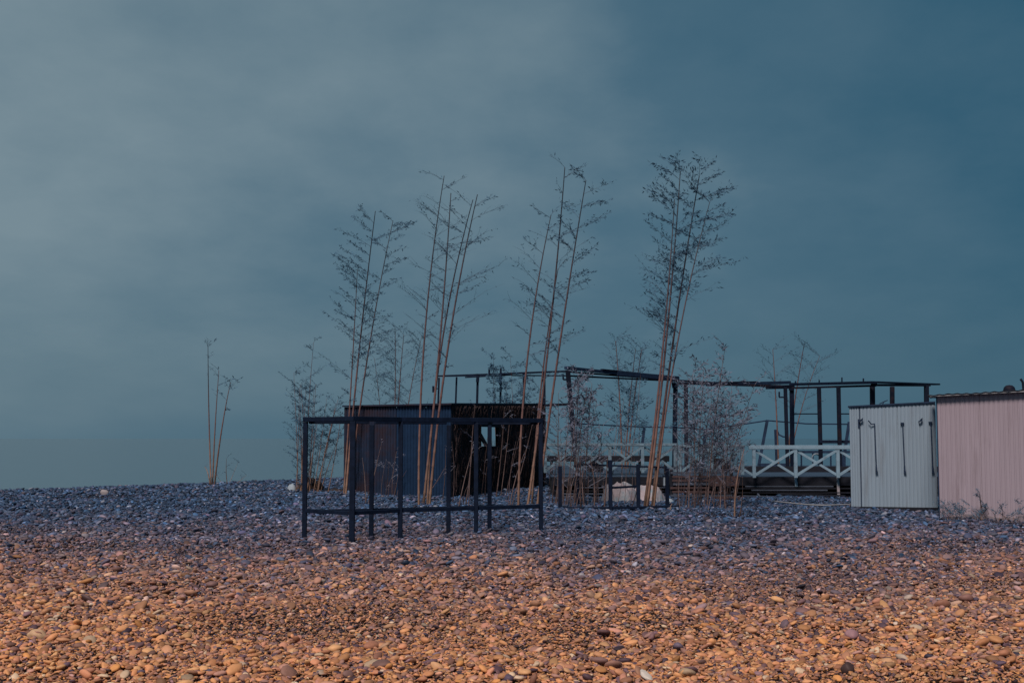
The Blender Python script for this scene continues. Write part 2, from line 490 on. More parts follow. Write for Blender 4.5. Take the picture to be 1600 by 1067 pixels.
def boulder(px, py, length, color, seed, label, squash=0.8):
    d = D(py); p = P(px, py, d)
    me = pebble_mesh(seed, pm_obj, 3)
    o = bpy.data.objects.new('stone', me); COL.objects.link(o)
    o.location = (p.x, p.y, length * 0.22 + float(ground_z(np.float64(p.x), np.float64(p.y))))
    o.scale = (length, length, length * squash / 0.55)
    o.rotation_euler = (0.2, -0.3, seed * 1.3)
    o.color = (*color, 1)
    return tag(o, label, 'stone')
boulder(163, 776, 0.24, (0.27, 0.24, 0.255), 41, 'pale pinkish grey stone lying alone near the crest of the bank', 1.1)
boulder(1326, 1059, 0.125, (0.06, 0.035, 0.035), 42, 'dark brown rounded stone among the pebbles, near bottom right', 1.1)
boulder(1010, 1060, 0.15, (0.56, 0.50, 0.45), 45, 'long pale flat stone at the very bottom of the beach', 0.4)
boulder(58, 1003, 0.15, (0.52, 0.33, 0.2), 46, 'big rounded tan stone at the bottom left of the beach', 0.8)

# ------------------------------------------------------------------ black steel frame on the shingle
def metal_frame():
    zt, zb, w = 1.94, 0.46, 0.072
    front = [(477, 843), (551, 849), (626, 843), (744, 838), (845, 833)]
    back = [(477, 843), (581, 841), (701, 836), (765, 833), (845, 833)]
    pt = lambda q: Vector((X(q[0], D(q[1])), D(q[1]), 0))
    F_, B_ = [pt(q) for q in front], [pt(q) for q in back]
    root = empty('metal_frame', (F_[1].x, F_[1].y, 0), 'open black steel box frame standing empty on the shingle', 'frame')
    def post(p, top, ww=w):
        m = MB(); m.box(p.x-ww/2, p.x+ww/2, p.y-ww/2, p.y+ww/2, -0.12, top); m.build('post', M['black_steel'], root, bevel=0.006)
    for i, p in enumerate(F_):
        post(p, zt - w - 0.002, w + (0.012 if i == 1 else 0))
    for p in B_[1:4]:
        post(p, zt - w - 0.045, w)
    def rail(a, b, z, h, ww, name):
        m = MB(); m.bar((a.x, a.y, z), (b.x, b.y, z), ww, h); m.build(name, M['black_steel'], root, bevel=0.005)
    for a, b in zip(F_[:-1], F_[1:]):
        d = (b - a).normalized()
        rail(a - d * .03, b + d * .03, zt - w/2, w, w + .004, 'top_rail')
        rail(a + d * .038, b - d * .038, zb, 0.06, 0.05, 'bottom_rail')
    for a, b in zip(B_[:-1], B_[1:]):
        d = (b - a).normalized()
        rail(a + d * .05, b - d * .05, zt - w/2 - 0.04, w * .8, w * .8, 'top_rail')
        rail(a + d * .038, b - d * .038, zb - .012, 0.06, 0.05, 'bottom_rail')
metal_frame()

# ------------------------------------------------------------------ ribbed wall sheets
def ribbed(p0, p1, z0a, z0b, z1a, z1b, pitch=0.085, depth=0.016, outward=None, gap=0.30):
    """vertical-ribbed sheet from p0 to p1 (xy), bottom z0a->z0b, top z1a->z1b; ribs pushed along outward"""
    p0, p1 = Vector((p0[0], p0[1], 0)), Vector((p1[0], p1[1], 0))
    ln = (p1 - p0).length; d = (p1 - p0) / ln
    o = Vector(outward).normalized() if outward else Vector((d.y, -d.x, 0))
    n = max(1, round(ln / pitch)); pt = ln / n
    prof = []
    for i in range(n):
        s = i * pt
        prof += [(s, 0), (s + pt * 0.10, depth), (s + pt * (1 - gap), depth), (s + pt * (1 - gap + .10), 0)]
    prof.append((ln, 0))
    m = MB()
    for s, h in prof:
        q = p0 + d * s + o * h
        f_ = s / ln
        m.v.append((q.x, q.y, z0a + (z0b - z0a) * f_)); m.v.append((q.x, q.y, z1a + (z1b - z1a) * f_))
    for i in range(len(prof) - 1):
        m.f.append((2*i, 2*i+2, 2*i+3, 2*i+1))
    return m

def solid_prism(poly, z0, ztop, name, material, parent, local=False):
    """closed block over an xy polygon; ztop is one height per corner"""
    m = MB(); n = len(poly)
    m.v = [(x, y, z0) for x, y in poly] + [(x, y, z) for (x, y), z in zip(poly, ztop)]
    m.f = [tuple(range(n))[::-1], tuple(range(n, 2*n))] + [(i, (i+1) % n, n + (i+1) % n, n + i) for i in range(n)]
    return m.build(name, material, parent, local=local)

def facing(px, py, ang):
    """a shed front: corner on the ground at (px, py), running right and turned by ang to face the path; returns corner, s(px), depth(s)"""
    d = D(py); c = Vector((X(px, d), d))
    ca, sa = math.cos(ang), math.sin(ang)
    def s_of(q):
        k = (q - CX) / F * 0.996
        return (k * c.y - c.x) / (ca + k * sa)
    return c, s_of, (lambda s: c.y - s * sa)

def white_shed():
    ang = math.radians(15.6)
    c, S, dep = facing(1328.5, 798, ang)
    root = empty('white_shed', (c.x, c.y, 0), 'white ribbed metal shed with three dark bars on its front', 'shed')
    root.rotation_euler.z = -ang
    W = S(1463.5); zl, zr = P(0, 636.5, dep(0)).z, P(0, 629.5, dep(W)).z
    B = lambda m, nm, mt, p=root, **k: m.build(nm, M[mt], p, local=True, **k)
    xs = S(1345)
    zat = lambda x: zl + (zr - zl) * x / W
    H = lambda px, py: P(px, py, dep(S(px))).z
    solid_prism([(.01, .02), (W, .02), (W, 2.3), (.01, 2.3)], .10, [zl-.02, zr-.02, zr+.02, zl+.02], 'shed_body', M['white_metal'], root, True)
    B(ribbed((0, 0), (xs - .012, 0), .10, .10, zl, zat(xs), .06, .012), 'wall_panel', 'white_metal')
    cuts = [xs, xs + (W - xs) / 2, W]
    for a, b in zip(cuts[:-1], cuts[1:]):
        B(ribbed((a + .004, 0), (b - .004, 0), .10, .10, zat(a), zat(b), .078, .011), 'wall_panel', 'white_metal')
    m = MB(); m.bar((xs - .006, -.008, .12), (xs - .006, -.008, zat(xs) - .01), .02, .018); B(m, 'seam', 'grey_steel')
    m = MB(); m.box(-.03, W - .003, -.035, 2.3, -.03, .095); B(m, 'skid', 'dark_wood')
    m = MB(); m.quadbox([(-.03, -.05, zl+.004), (W, -.05, zr+.004), (W, 2.36, zr+.03), (-.03, 2.36, zl+.03), (-.03, -.05, zl+.034), (W, -.05, zr+.034), (W, 2.36, zr+.06), (-.03, 2.36, zl+.06)])
    B(m, 'roof', 'grey_steel')
    for i, px in enumerate((1367.5, 1411.5, 1455.5)):
        x = S(px); zt = H(px, 663 - i * 1.3); zb = H(px, 737)
        m = MB(); m.tube([(x, -.05, zt), (x + .02, -.05, zb)], .012, 6)
        bar = B(m, 'latch_bar', 'grey_steel')
        m = MB(); m.box(x + .002, x + .034, -.08, -.02, zb + .02, zb + .13); m.box(x, x + .05, -.075, -.02, zb - .025, zb + .018)
        B(m, 'handle', 'grey_steel', bar)
        m = MB()
        if i == 0:
            m.tube([(x + .01, -.05, zt + .01), (x - .07, -.07, zt + .005), (x - .13, -.10, zt + .085)], .013, 6)
        else:
            m.box(x - .045, x + .03, -.065, -.018, zt - .005, zt + .025)
        B(m, 'bracket', 'grey_steel', bar)
    for px, py, flip in ((1344, 656, 1), (1437, 656, -1)):
        x, z = S(px), H(px, py)
        m = MB()
        m.bar((x, -.02, z - .03), (x, -.08, z - .03), .02, .02)
        m.quadbox([(x, -.09, z-.05), (x+.07, -.09, z-.02), (x+.07, -.05, z-.02), (x, -.05, z-.05), (x+.03, -.10, z+.01), (x+.08, -.10, z+.05), (x+.08, -.06, z+.05), (x+.03, -.06, z+.01)])
        if flip == 1:
            m.bar((x - .02, -.03, z - .16), (x - .02, -.03, z + .02), .03, .03)
        B(m, 'floodlight', 'grey_steel')
    x, z = S(1382), zat(S(1382)) + .06
    m = MB(); m.bar((x - .08, .3, z - .01), (x + .1, .3, z + .07), .02, .02); m.bar((x - .03, .3, z - .05), (x + .03, .3, z + .05), .03, .02)
    B(m, 'roof_bracket', 'grey_steel')
white_shed()

def pink_shed():
    ang = math.radians(19.2)
    c, S, dep = facing(1466, 813, ang)
    root = empty('pink_shed', (c.x, c.y, 0), 'dusty pink ribbed metal shed with an overhanging corrugated roof', 'shed')
    root.rotation_euler.z = -ang
    B = lambda m, nm, mt, p=root, **k: m.build(nm, M[mt], p, local=True, **k)
    W = S(1740); zl = P(0, 620, dep(0)).z; zr = zl + (P(0, 613, dep(S(1600))).z - zl) * W / S(1600)
    zat = lambda x: zl + (zr - zl) * x / W
    solid_prism([(.005, .02), (W, .02), (W, 2.6), (.005, 2.6)], -.05, [zl-.02, zr-.02, zr+.02, zl+.02], 'shed_body', M['pink_metal'], root, True)
    cuts = [0, .79, 1.95, 3.1, W]
    for a, b in zip(cuts[:-1], cuts[1:]):
        B(ribbed((a + .003, 0), (b - .003, 0), .0, .0, zat(a), zat(b), .088, .009), 'wall_panel', 'pink_metal')
    m = MB(); m.box(-.014, .006, -.012, .03, 0.0, zl); B(m, 'corner_trim', 'grey_steel')
    m = MB(); n = 60                       # mud splashed up the foot of the wall, uneven upper edge
    for i in range(n + 1):
        x = .02 + (W - .03) * i / n
        h = .07 + .13 * abs(noise.noise(Vector((x * 2.9, 3, 1)))) + .12 * max(0, noise.noise(Vector((x * 1.3, 7, 2))))
        m.v += [(x, -.034, -.05), (x, -.028, h), (x, -.010, h + .012)]
    for i in range(n):
        b = 3 * i
        m.f += [(b, b+3, b+4, b+1), (b+1, b+4, b+5, b+2)]
    B(m, 'mud_splash', 'pink_dirt')
    m = MB(); x0, x1 = -.17, W + .1; n = int((x1 - x0) / .028)     # roof sheet: corrugation runs front to back
    for i in range(n + 1):
        x = x0 + (x1 - x0) * i / n
        z = zat(x) + .035 + .007 * math.sin((x - x0) * 2 * math.pi / .17) + .012 * noise.noise(Vector((x * 2.2, 0, 0)))
        for yy, dz_ in ((-.16, 0), (2.8, .03)):
            m.v += [(x, yy, z + dz_), (x, yy, z + dz_ + .006)]
    for i in range(n):
        b = 4 * i
        m.f += [(b+1, b+5, b+7, b+3), (b, b+2, b+6, b+4), (b, b+4, b+5, b+1), (b+2, b+3, b+7, b+6)]
    B(m, 'roof', 'roof_sheet')
    m = MB(); m.quadbox([(-.13, -.14, zl), (W, -.14, zr), (W, -.10, zr), (-.13, -.10, zl), (-.13, -.14, zl+.022), (W, -.14, zr+.022), (W, -.10, zr+.022), (-.13, -.10, zl+.022)])
    B(m, 'eave_batten', 'white_trim')
    m = MB(); k = 12; x, y, z = S(1573) + .1, .5, zat(S(1573)) + .02
    prof = [(.001, .16), (.06, .15), (.10, .115), (.115, .06), (.105, .0), (.105, -.04)]
    for r, h in prof: m.v += [(x + r * math.cos(2*math.pi*j/k), y + r * math.sin(2*math.pi*j/k), z + h) for j in range(k)]
    for i in range(len(prof) - 1):
        for j in range(k):
            m.f.append((i*k + j, (i+1)*k + j, (i+1)*k + (j+1) % k, i*k + (j+1) % k))
    B(m, 'roof_cowl', 'brown_steel', smooth=True)
    x = S(1599) + .05; z = zat(x)
    m = MB(); m.tube([(x, .2, z), (x - .01, .2, z + .20), (x - .05, .2, z + .27)], .022, 6); B(m, 'roof_pipe', 'brown_steel')
pink_shed()

# ------------------------------------------------------------------ dark shed behind the frame
def dark_shed():
    c = Vector((X(705, 34.2), 34.2)); l = Vector((X(537, 37.0), 37.0)); r = Vector((X(850, 43.5), 43.5))
    back = l + (r - c)
    root = empty('dark_shed', (c.x, c.y, 0), 'low dark blue and brown shed with a flat roof behind the steel frame', 'shed')
    zc, zl, zr = 2.49, 2.50, 2.74
    cen = (l + r) / 2
    def inset(p, k=.03):
        return p + (cen - p).normalized() * k
    A, B, Cc, Dd = inset(c), inset(r), inset(back), inset(l)
    # side wall with the window opening: built from pieces around the hole
    u = (r - c); ul = u.length; u = u / ul
    on = Vector((u.y, -u.x)); 
    if on.y > 0: on = -on
    def wall_piece(s0, s1, z0, z1a, z1b, name, material):
        p, q = c + u * s0, c + u * s1
        inn = -on * .08
        m = MB(); m.quadbox([(p.x, p.y, z0), (q.x, q.y, z0), (q.x+inn.x, q.y+inn.y, z0), (p.x+inn.x, p.y+inn.y, z0), (p.x, p.y, z1a), (q.x, q.y, z1b), (q.x+inn.x, q.y+inn.y, z1b), (p.x+inn.x, p.y+inn.y, z1a)])
        return m.build(name, material, root)
    zt = lambda s: zc + (zr - zc) * s / ul
    def s_at(px):
        k = (px - CX) / F * 0.996
        # (c + u s).x = k (c + u s).y
        return (k * c.y - c.x) / (u.x - k * u.y)
    s0, s1 = s_at(750), s_at(778)
    dm = (c + u * (s0 + s1) / 2).y
    wz0, wz1 = P(0, 698, dm).z, P(0, 666, dm).z
    wall_piece(.03, s0, -.1, zt(.03), zt(s0), 'brush_wall', M['brush'])
    wall_piece(s1, ul, -.1, zt(s1), zt(ul), 'brush_wall', M['brush'])
    wall_piece(s0 + .001, s1 - .001, -.1, wz0, wz0, 'brush_wall', M['brush'])
    wall_piece(s0 + .001, s1 - .001, wz1, zt(s0), zt(s1), 'brush_wall', M['brush'])
    # window: frame, one slipped board across the lower left corner
    m = MB()
    for (a, b) in (((s0, wz0), (s1, wz0)), ((s0, wz1), (s1, wz1)), ((s0, wz0), (s0, wz1)), ((s1, wz0), (s1, wz1))):
        p, q = c + u * a[0] + on * .01, c + u * b[0] + on * .01
        m.bar((p.x, p.y, a[1]), (q.x, q.y, b[1]), .06, .04)
    win = m.build('window', M['dark_wood'], root)
    m = MB(); p, q = c + u * (s0 - .1) + on * .04, c + u * (s0 + .62) + on * .04
    m.bar((p.x, p.y, wz0 + .34), (q.x, q.y, wz0 - .04), .03, .16)
    m.build('board', M['brush'], win)
    # twigs of the brushwood facing
    m = MB(); rr = random.Random(5)
    for _ in range(1500):
        s = rr.uniform(.1, ul - .1); z = rr.uniform(0, zt(s) - .1)
        if s0 - .15 < s < s1 + .1 and wz0 - .35 < z < wz1 + .05: continue
        ln, an = rr.uniform(.2, .7), rr.gauss(1.57, .5)
        p = c + u * s + on * rr.uniform(.01, .07); q = c + u * min(max(s + math.cos(an) * ln, .02), ul - .02) + on * rr.uniform(.01, .09)
        m.tube([(p.x, p.y, z), (q.x, q.y, min(z + math.sin(an) * ln, zt(s) - .03))], rr.uniform(.004, .009), 3, cap=False)
    o = m.build('brushwood', M['brush_twig'], root); o['kind'] = 'stuff'
    # metal front: two sheets of ribbed steel
    v = (l - c); vl = v.length; v = v / vl; vo = Vector((v.y, -v.x)); 
    if vo.y > 0: vo = -vo
    cuts = [0, .95, 2.1, vl]; mats = ['navy_clean', 'navy_clean', 'navy_metal']
    for a, b, mm in zip(cuts[:-1], cuts[1:], mats):
        p, q = c + v * (a + .005), c + v * (b - .005)
        za, zb = zc + (zl - zc) * a / vl, zc + (zl - zc) * b / vl
        ribbed(p, q, -.1, -.1 if b < vl else .0, za, zb, .11, .022, (vo.x, vo.y, 0)).build('wall_panel', M[mm], root)
    # back walls so that it is a closed shell from the side (window looks through to an open back)
    m = MB()
    m.quadbox([(Dd.x, Dd.y, -.1), (Dd.x+.06, Dd.y, -.1), (Cc.x+.06, Cc.y, -.1), (Cc.x, Cc.y, -.1), (Dd.x, Dd.y, zl-.02), (Dd.x+.06, Dd.y, zl-.02), (Cc.x+.06, Cc.y, zl+.2), (Cc.x, Cc.y, zl+.2)])
    m.build('side_wall', M['navy_metal'], root)
    # roof
    m = MB(); e_ = .08
    cs = [(c, zc), (r, zr), (back, zr + .01), (l, zl)]
    cs = [(p + (p - cen).normalized() * e_ * (2.2 if i in (0,) else 1), z) for i, (p, z) in enumerate(cs)]
    m.quadbox([(p.x, p.y, z + .005) for p, z in cs] + [(p.x, p.y, z + .05) for p, z in cs])
    m.build('roof', M['navy_metal'], root)
    # roof arm running on to the pergola
    m = MB(); q = P(890, 631.5, 41); m.bar((r.x, r.y, zr - .02), q, .08, .08); m.build('roof_arm', M['brown_steel'], root)
dark_shed()

# ------------------------------------------------------------------ deck with its skirting
DZ = 0.56
def deck():
    root = empty('deck', (X(1100, 38), 38, 0), 'raised dark timber deck on stilts behind the bamboo', 'deck')
    x0, x1 = X(858, 37.5), X(1345, 35) + 6
    yf = 35.2
    n = 0
    y = yf
    while y < 50:
        m = MB(); w = .185
        m.box(x0 + .0, x1, y, y + w - .012, DZ - .03, DZ)
        m.build('plank', M['deck_wood'], root); y += w; n += 1
    m = MB(); m.box(x0, x1, yf - .03, yf - .003, DZ - .24, DZ - .005); m.build('fascia', M['dark_wood'], root)
    for z, a, b, mt in ((.30, 1163, 1300, 'grey_wood'), (.20, 1172, 1290, 'grey_wood'), (.245, 1150, 1330, 'dark_wood'), (.13, 1150, 1335, 'dark_wood'), (.34, 870, 1060, 'dark_wood'), (.27, 900, 1060, 'grey_wood'), (.18, 862, 1050, 'dark_wood'), (.10, 880, 1055, 'grey_wood')):
        m = MB(); m.box(X(a, yf), X(b, yf), yf - .10 - .03 * ((z * 100) % 3), yf - .06, z - .016, z + .016); m.build('skirting_board', M[mt], root)
    for k, px in enumerate((866, 910, 960, 1010, 1058, 1110, 1150, 1190, 1236, 1287, 1322)):
        x = X(px, yf + .3); m = MB(); m.box(x - .06, x + .06, yf + .25, yf + .37, -.2, DZ - .035); m.build('stilt', M['dark_wood'], root)
    m = MB(); m.box(x0, x1, yf + 1.2, yf + 1.26, -.2, DZ - .035); m.build('shade_sheet', M['black_void'], root)  # near-black sheet: the shade under the deck put into its colour
    # low dark kerb beam lying across the deck
    m = MB(); m.box(X(1150, 40), x1, 40.0, 40.35, DZ + .004, DZ + .17); m.build('kerb_beam', M['dark_wood'], root)
deck()

def railing(name, pxs, d, ytop, ybot, label, cap_h=.10, lead=None, stub=None, mt='white_rail'):
    zt, zb = P(0, ytop, d).z, P(0, ybot, d).z
    xs = [X(p, d) for p in pxs]
    root = empty(name, ((xs[0]+xs[-1])/2, d, zb), label, 'railing', 'timber deck railings')
    m = MB(); xa = X(lead, d) if lead else xs[0] - .1
    m.box(xa, xs[-1] + .06, d - .06, d + .05, zt - cap_h, zt); m.build('handrail', M[mt], root, bevel=.008)
    for x in xs:
        m = MB(); m.box(x - .045, x + .045, d - .045, d + .045, zb - .05, zt - cap_h - .002); m.build('baluster', M[mt], root, bevel=.006)
    for i, (a, b) in enumerate(zip(xs[:-1], xs[1:])):
        for k in (0, 1):
            p = Vector((a + .03, d - .02 + k * .045, zb + .03 if k == 0 else zt - cap_h - .03))
            q = Vector((b - .03, d - .02 + k * .045, zt - cap_h - .03 if k == 0 else zb + .03))
            m = MB(); m.bar(p, q, .04, .065); m.build('brace', M[mt], root)
    if stub:
        for (xa_, za, xb_, zb_) in stub:
            pa, pb = P(xa_, za, d), P(xb_, zb_, d)
            m = MB(); m.bar(pa, pb, .04, .06); m.build('brace', M[mt], root)
    return root
railing('deck_railing', (1178, 1243, 1309, 1374), 34.9, 695.5, 743.5, 'white crossed-timber railing that runs up to the white shed', .11, 1170, [(1162, 733, 1176, 742)])
railing('deck_railing', (852, 902, 953, 1004, 1055), 36.6, 692.5, 736, 'weathered pale crossed-timber railing behind the tarp heap and dead bamboo', .08, 850, mt='old_rail')
railing('deck_railing', (1062, 1112, 1160), 35.6, 695, 739, 'short weathered railing half hidden by the dense dry bamboo', .07, 1058, mt='old_rail')

# ------------------------------------------------------------------ pergola frames on the deck
def beam_thing(name, loc, label, cat, posts, beams, group=None):
    root = empty(name, loc, label, cat, group)
    for (a, b, w, mt) in posts:
        m = MB(); m.bar(a, b, w, w, (0, 1, 0)); m.build('post', M[mt], root, bevel=.008)
    for (a, b, w, h, mt) in beams:
        m = MB(); m.bar(a, b, w, h); m.build('beam', M[mt], root, bevel=.006)
    return root
def dz(px, d, z=DZ - .02):
    return Vector((X(px, d), d, z))
def pergola():
    A, B, C = P(887, 577, 38), P(1055, 594, 43), P(1237, 599, 45)
    posts = [
        (dz(902, 38.3), P(887, 578, 38), .14, 'brown_steel'),
        (dz(1053.5, 43.2), P(1055.5, 594, 43), .145, 'black_steel'),
        (dz(1072.5, 41), P(1071.5, 601, 41), .12, 'brown_steel'),
        (dz(1238, 45), P(1237, 598, 45), .14, 'black_steel'),
        (dz(1230.5, 43), P(1227, 605, 43), .11, 'brown_steel'),
        (dz(1282.5, 42.6), P(1279.5, 604, 42.4), .12, 'brown_steel'),
        (dz(1312.5, 42), P(1310, 604, 41.8), .12, 'brown_steel')]
    beams = [
        (P(884, 574.5, 38), P(968, 583.5, 40.4), .12, .09, 'grey_steel'),
        (P(940, 577.5, 39.5), P(995, 583.0, 41.2), .10, .05, 'brown_steel'),
        (P(962, 583, 40.2), P(1059, 591.5, 43), .14, .15, 'grey_steel'),
        (P(1052, 594, 42.9), P(1054, 606, 42.9), .14, .12, 'black_steel'),
        (P(886, 580.5, 38.2), P(1029, 592, 42.4), .05, .05, 'brown_steel'),
        (P(886, 587, 38.2), P(1029, 594, 42.4), .05, .05, 'brown_steel'),
        (P(1030, 592.5, 42.6), P(1150, 600, 43.4), .06, .06, 'brown_steel'),
        (P(1060, 598.5, 41.3), P(1225, 603.5, 43), .07, .08, 'brown_steel'),
        (P(1085, 598, 42.2), P(1182, 596.5, 43.5), .06, .045, 'brown_steel'),
        (P(1105, 601, 42.3), P(1234, 597.5, 45), .12, .11, 'grey_steel'),
        (P(1199, 605, 43), P(1239, 604, 44.4), .14, .13, 'brown_steel'),
        (P(1237, 600, 44.9), P(1236, 610, 44.9), .15, .10, 'black_steel'),
        (P(1061, 613.5, 43), P(1060.5, 620, 43), .05, .05, 'black_steel'), (P(1060, 620.5, 43), P(1068, 620.5, 41.4), .05, .05, 'black_steel'),
        (P(1217.5, 612, 43), P(1217.5, 620, 43), .05, .05, 'black_steel'), (P(1217, 620.5, 43), P(1225, 620.5, 43), .05, .05, 'black_steel'),
        (P(880, 585, 38), P(880, 593, 38), .05, .05, 'black_steel'), (P(880, 593, 38), P(886, 593, 38), .05, .05, 'black_steel'),
        (P(1126, 594, 42.8), P(1126, 599, 42.8), .04, .04, 'brown_steel'),
        (P(1242, 646.5, 44.8), P(1279, 646.5, 42.6), .04, .04, 'black_steel'),
        (P(1314, 646.5, 42), P(1330, 646.5, 42), .04, .04, 'black_steel'),
        (P(1281, 690, 42.5), P(1328, 690, 42.2), .09, .10, 'black_steel'),
        (P(1150, 600.0, 43.4), P(1205, 605, 43.2), .05, .04, 'brown_steel')]
    beam_thing('pergola', dz(1055, 43), 'dark steel pergola frame with sagging beams over the deck', 'pergola', posts, beams)
pergola()
def canopy():
    # flat canopy behind the white shed
    posts = [(dz(1364, 41), P(1363, 604, 41), .14, 'brown_steel'), (dz(1394, 42.5), P(1394, 604, 42.5), .13, 'brown_steel'), (dz(1448, 43.5), P(1447.5, 602, 43.5), .14, 'brown_steel')]
    beams = [
        (P(1240, 600.5, 44.0), P(1366, 597.5, 40.4), .25, .085, 'black_steel'),
        (P(1240, 606.0, 43.8), P(1366, 602.5, 40.6), .20, .06, 'brown_steel'),
        (P(1365, 597.0, 40.5), P(1464, 600.5, 44.5), .24, .055, 'black_steel'),
        (P(1365, 601.5, 40.6), P(1450, 602, 43.8), .20, .07, 'brown_steel'),
        (P(1280, 593.5, 42.8), P(1280, 599, 42.8), .04, .05, 'black_steel'),
        (P(1315.5, 589.5, 41.8), P(1315.5, 597, 41.8), .04, .04, 'black_steel'),
        (P(1349, 591, 41), P(1349, 597, 41), .04, .05, 'black_steel'),
        (P(1243, 595, 44.2), P(1243, 601, 44.2), .04, .04, 'black_steel')]
    beam_thing('canopy_frame', dz(1364, 41), 'flat dark canopy on posts showing above the white shed', 'canopy', posts, beams)
canopy()
def rail_frame():
    gz = 0.0
    posts = [(Vector((X(680, 50), 50, -.6)), P(686, 590, 50), .07, 'black_steel'), (Vector((X(707, 50), 50, -.6)), P(713.5, 589, 50), .07, 'black_steel'),
             (Vector((X(742, 49.5), 49.5, -.6)), P(746.5, 587, 49.5), .09, 'black_steel'), (Vector((X(780.5, 49), 49, -.6)), P(782.5, 575, 49), .08, 'black_steel'),
             (Vector((X(817, 48.5), 48.5, -.6)), P(818.5, 584, 48.5), .09, 'black_steel'), (Vector((X(851, 48), 48, -.6)), P(850, 583, 48), .11, 'brown_steel')]
    beams = [(P(684, 587.5, 50), P(784, 584, 49), .06, .06, 'black_steel'), (P(784, 584, 49), P(886, 580.0, 47.5), .07, .07, 'black_steel'),
             (P(690, 588, 50.3), P(760, 586.8, 49.7), .04, .04, 'grey_steel'), (P(727, 589.5, 49.9), P(800, 585.5, 48.9), .06, .05, 'black_steel'), (P(800, 586.5, 48.9), P(886, 587, 47.5), .05, .05, 'black_steel'),
             (P(764.5, 575.5, 49.2), P(764.5, 587, 49.2), .08, .07, 'black_steel'), (P(677, 603, 50), P(677, 613, 50), .08, .07, 'black_steel'), (P(677, 608, 50), P(684, 607, 50), .04, .04, 'black_steel'),
             (P(747, 584, 49.4), P(746, 597, 49.4), .12, .12, 'black_steel'), (P(782.5, 586, 48.9), P(782, 601, 48.9), .12, .12, 'black_steel')]
    beam_thing('rail_frame', Vector((X(784, 49), 49, 0)), 'thin dark railed frame rising behind the low dark shed', 'frame', posts, beams)
rail_frame()
def rope_fence():
    root = empty('cable_fence', dz(1100, 49), 'thin cable fence with leaning posts along the back of the deck', 'fence')
    path = [(886, 661, 46), (950, 664.5, 47), (1007, 667, 48.5), (1060, 668, 48.5), (1102, 671, 48.5), (1150, 664.5, 48.5), (1199, 657, 48.5), (1260, 662, 48.5), (1345, 663, 48.5), (1400, 663, 48.5)]
    for a, b in zip(path[:-1], path[1:]):
        m = MB(); m.tube([P(*a), P(*b)], .028, 5); m.build('cable', M['grey_steel'], root)
    for (px, py, bx) in ((1007, 667, 999), (1102, 671, 1098), (1199, 657, 1185), (1327, 660, 1316), (1212, 672, 1214)):
        m = MB(); m.bar(dz(bx, 48.5), P(px, py - 1, 48.5), .10, .10, (0, 1, 0)); m.build('post', M['grey_steel'], root)
    m = MB(); pts = [P(1214, 672, 48.4), P(1217, 679, 48.4), P(1223, 682, 48.3), P(1229, 683, 48.2)]
    m.tube(pts, .03, 5); m.build('loose_end', M['grey_steel'], root)
rope_fence()
def deck_clutter():
    rr = random.Random(8)
    d = 37.4
    root = empty('deck_bench', dz(950, d), 'long dark bench standing on the deck behind the railing', 'bench')
    m = MB(); m.box(X(855, d), X(1046, d), d, d + .45, P(0, 721, d).z, P(0, 712, d).z); m.build('bench_seat', M['dark_wood'], root, bevel=.01)
    for px in (862, 905, 950, 1000, 1040):
        m = MB(); m.box(X(px, d) - .04, X(px, d) + .04, d + .05, d + .13, DZ - .02, P(0, 721, d).z - .003); m.build('leg', M['dark_wood'], root)
    for k, (px0, px1, z, dd, lab) in enumerate(((1160, 1250, .06, 34.3, 'long grey plank lying on the shingle at the deck foot'), (1215, 1320, .10, 34.55, 'dark plank propped flat under the white railing'), (872, 940, .08, 33.6, 'grey plank lying behind the cut bamboo stems'))):
        m = MB(); m.bar((X(px0, dd), dd, z + .02), (X(px1, dd), dd + .1, z - .03), .16, .035); tag(m.build('plank', M['grey_wood' if k != 1 else 'dark_wood']), lab, 'plank')
    for k, (px, dd, w, h, mt, lab) in enumerate(((1128, 41, .55, .42, 'dark_wood', 'dark crate on the deck behind the dry bamboo thicket'), (1208, 41.5, .8, .25, 'grey_steel', 'low grey box on the deck behind the crossed railing'), (930, 40, .5, .5, 'dark_wood', 'dark box on the deck near the leaning pergola post'))):
        x = X(px, dd); r_ = empty('crate', (x, dd, DZ), lab, 'crate', 'boxes on the deck')
        n = max(2, round(h / .12))
        for j in range(n):
            z0 = DZ + h * j / n
            m = MB(); m.box(x - w/2, x + w/2, dd, dd + .03, z0 + .008, z0 + h / n - .008); m.build('slat', M[mt], r_)
        m = MB(); m.box(x - w/2 + .02, x + w/2 - .02, dd + .034, dd + .5, DZ + .005, DZ + h - .02); m.build('box_body', M[mt], r_)
    # stones and rubble kicked under the deck edge are part of the shingle; rails hanging loose from the fascia
    for k, (px, y0, y1, lab) in enumerate(((1243, 744, 760, 'short pale strip hanging below the middle railing post'), (1309, 745, 776, 'long pinkish strip hanging below the railing by the white shed'))):
        p, q = P(px, y0, 35.08), P(px + 1.5, y1, 35.08)
        m = MB(); m.bar(p, q, .07, .02, (0, 1, 0)); tag(m.build('hanging_strip', M['white_rail' if k == 0 else 'tarp']), lab, 'strip')
deck_clutter()
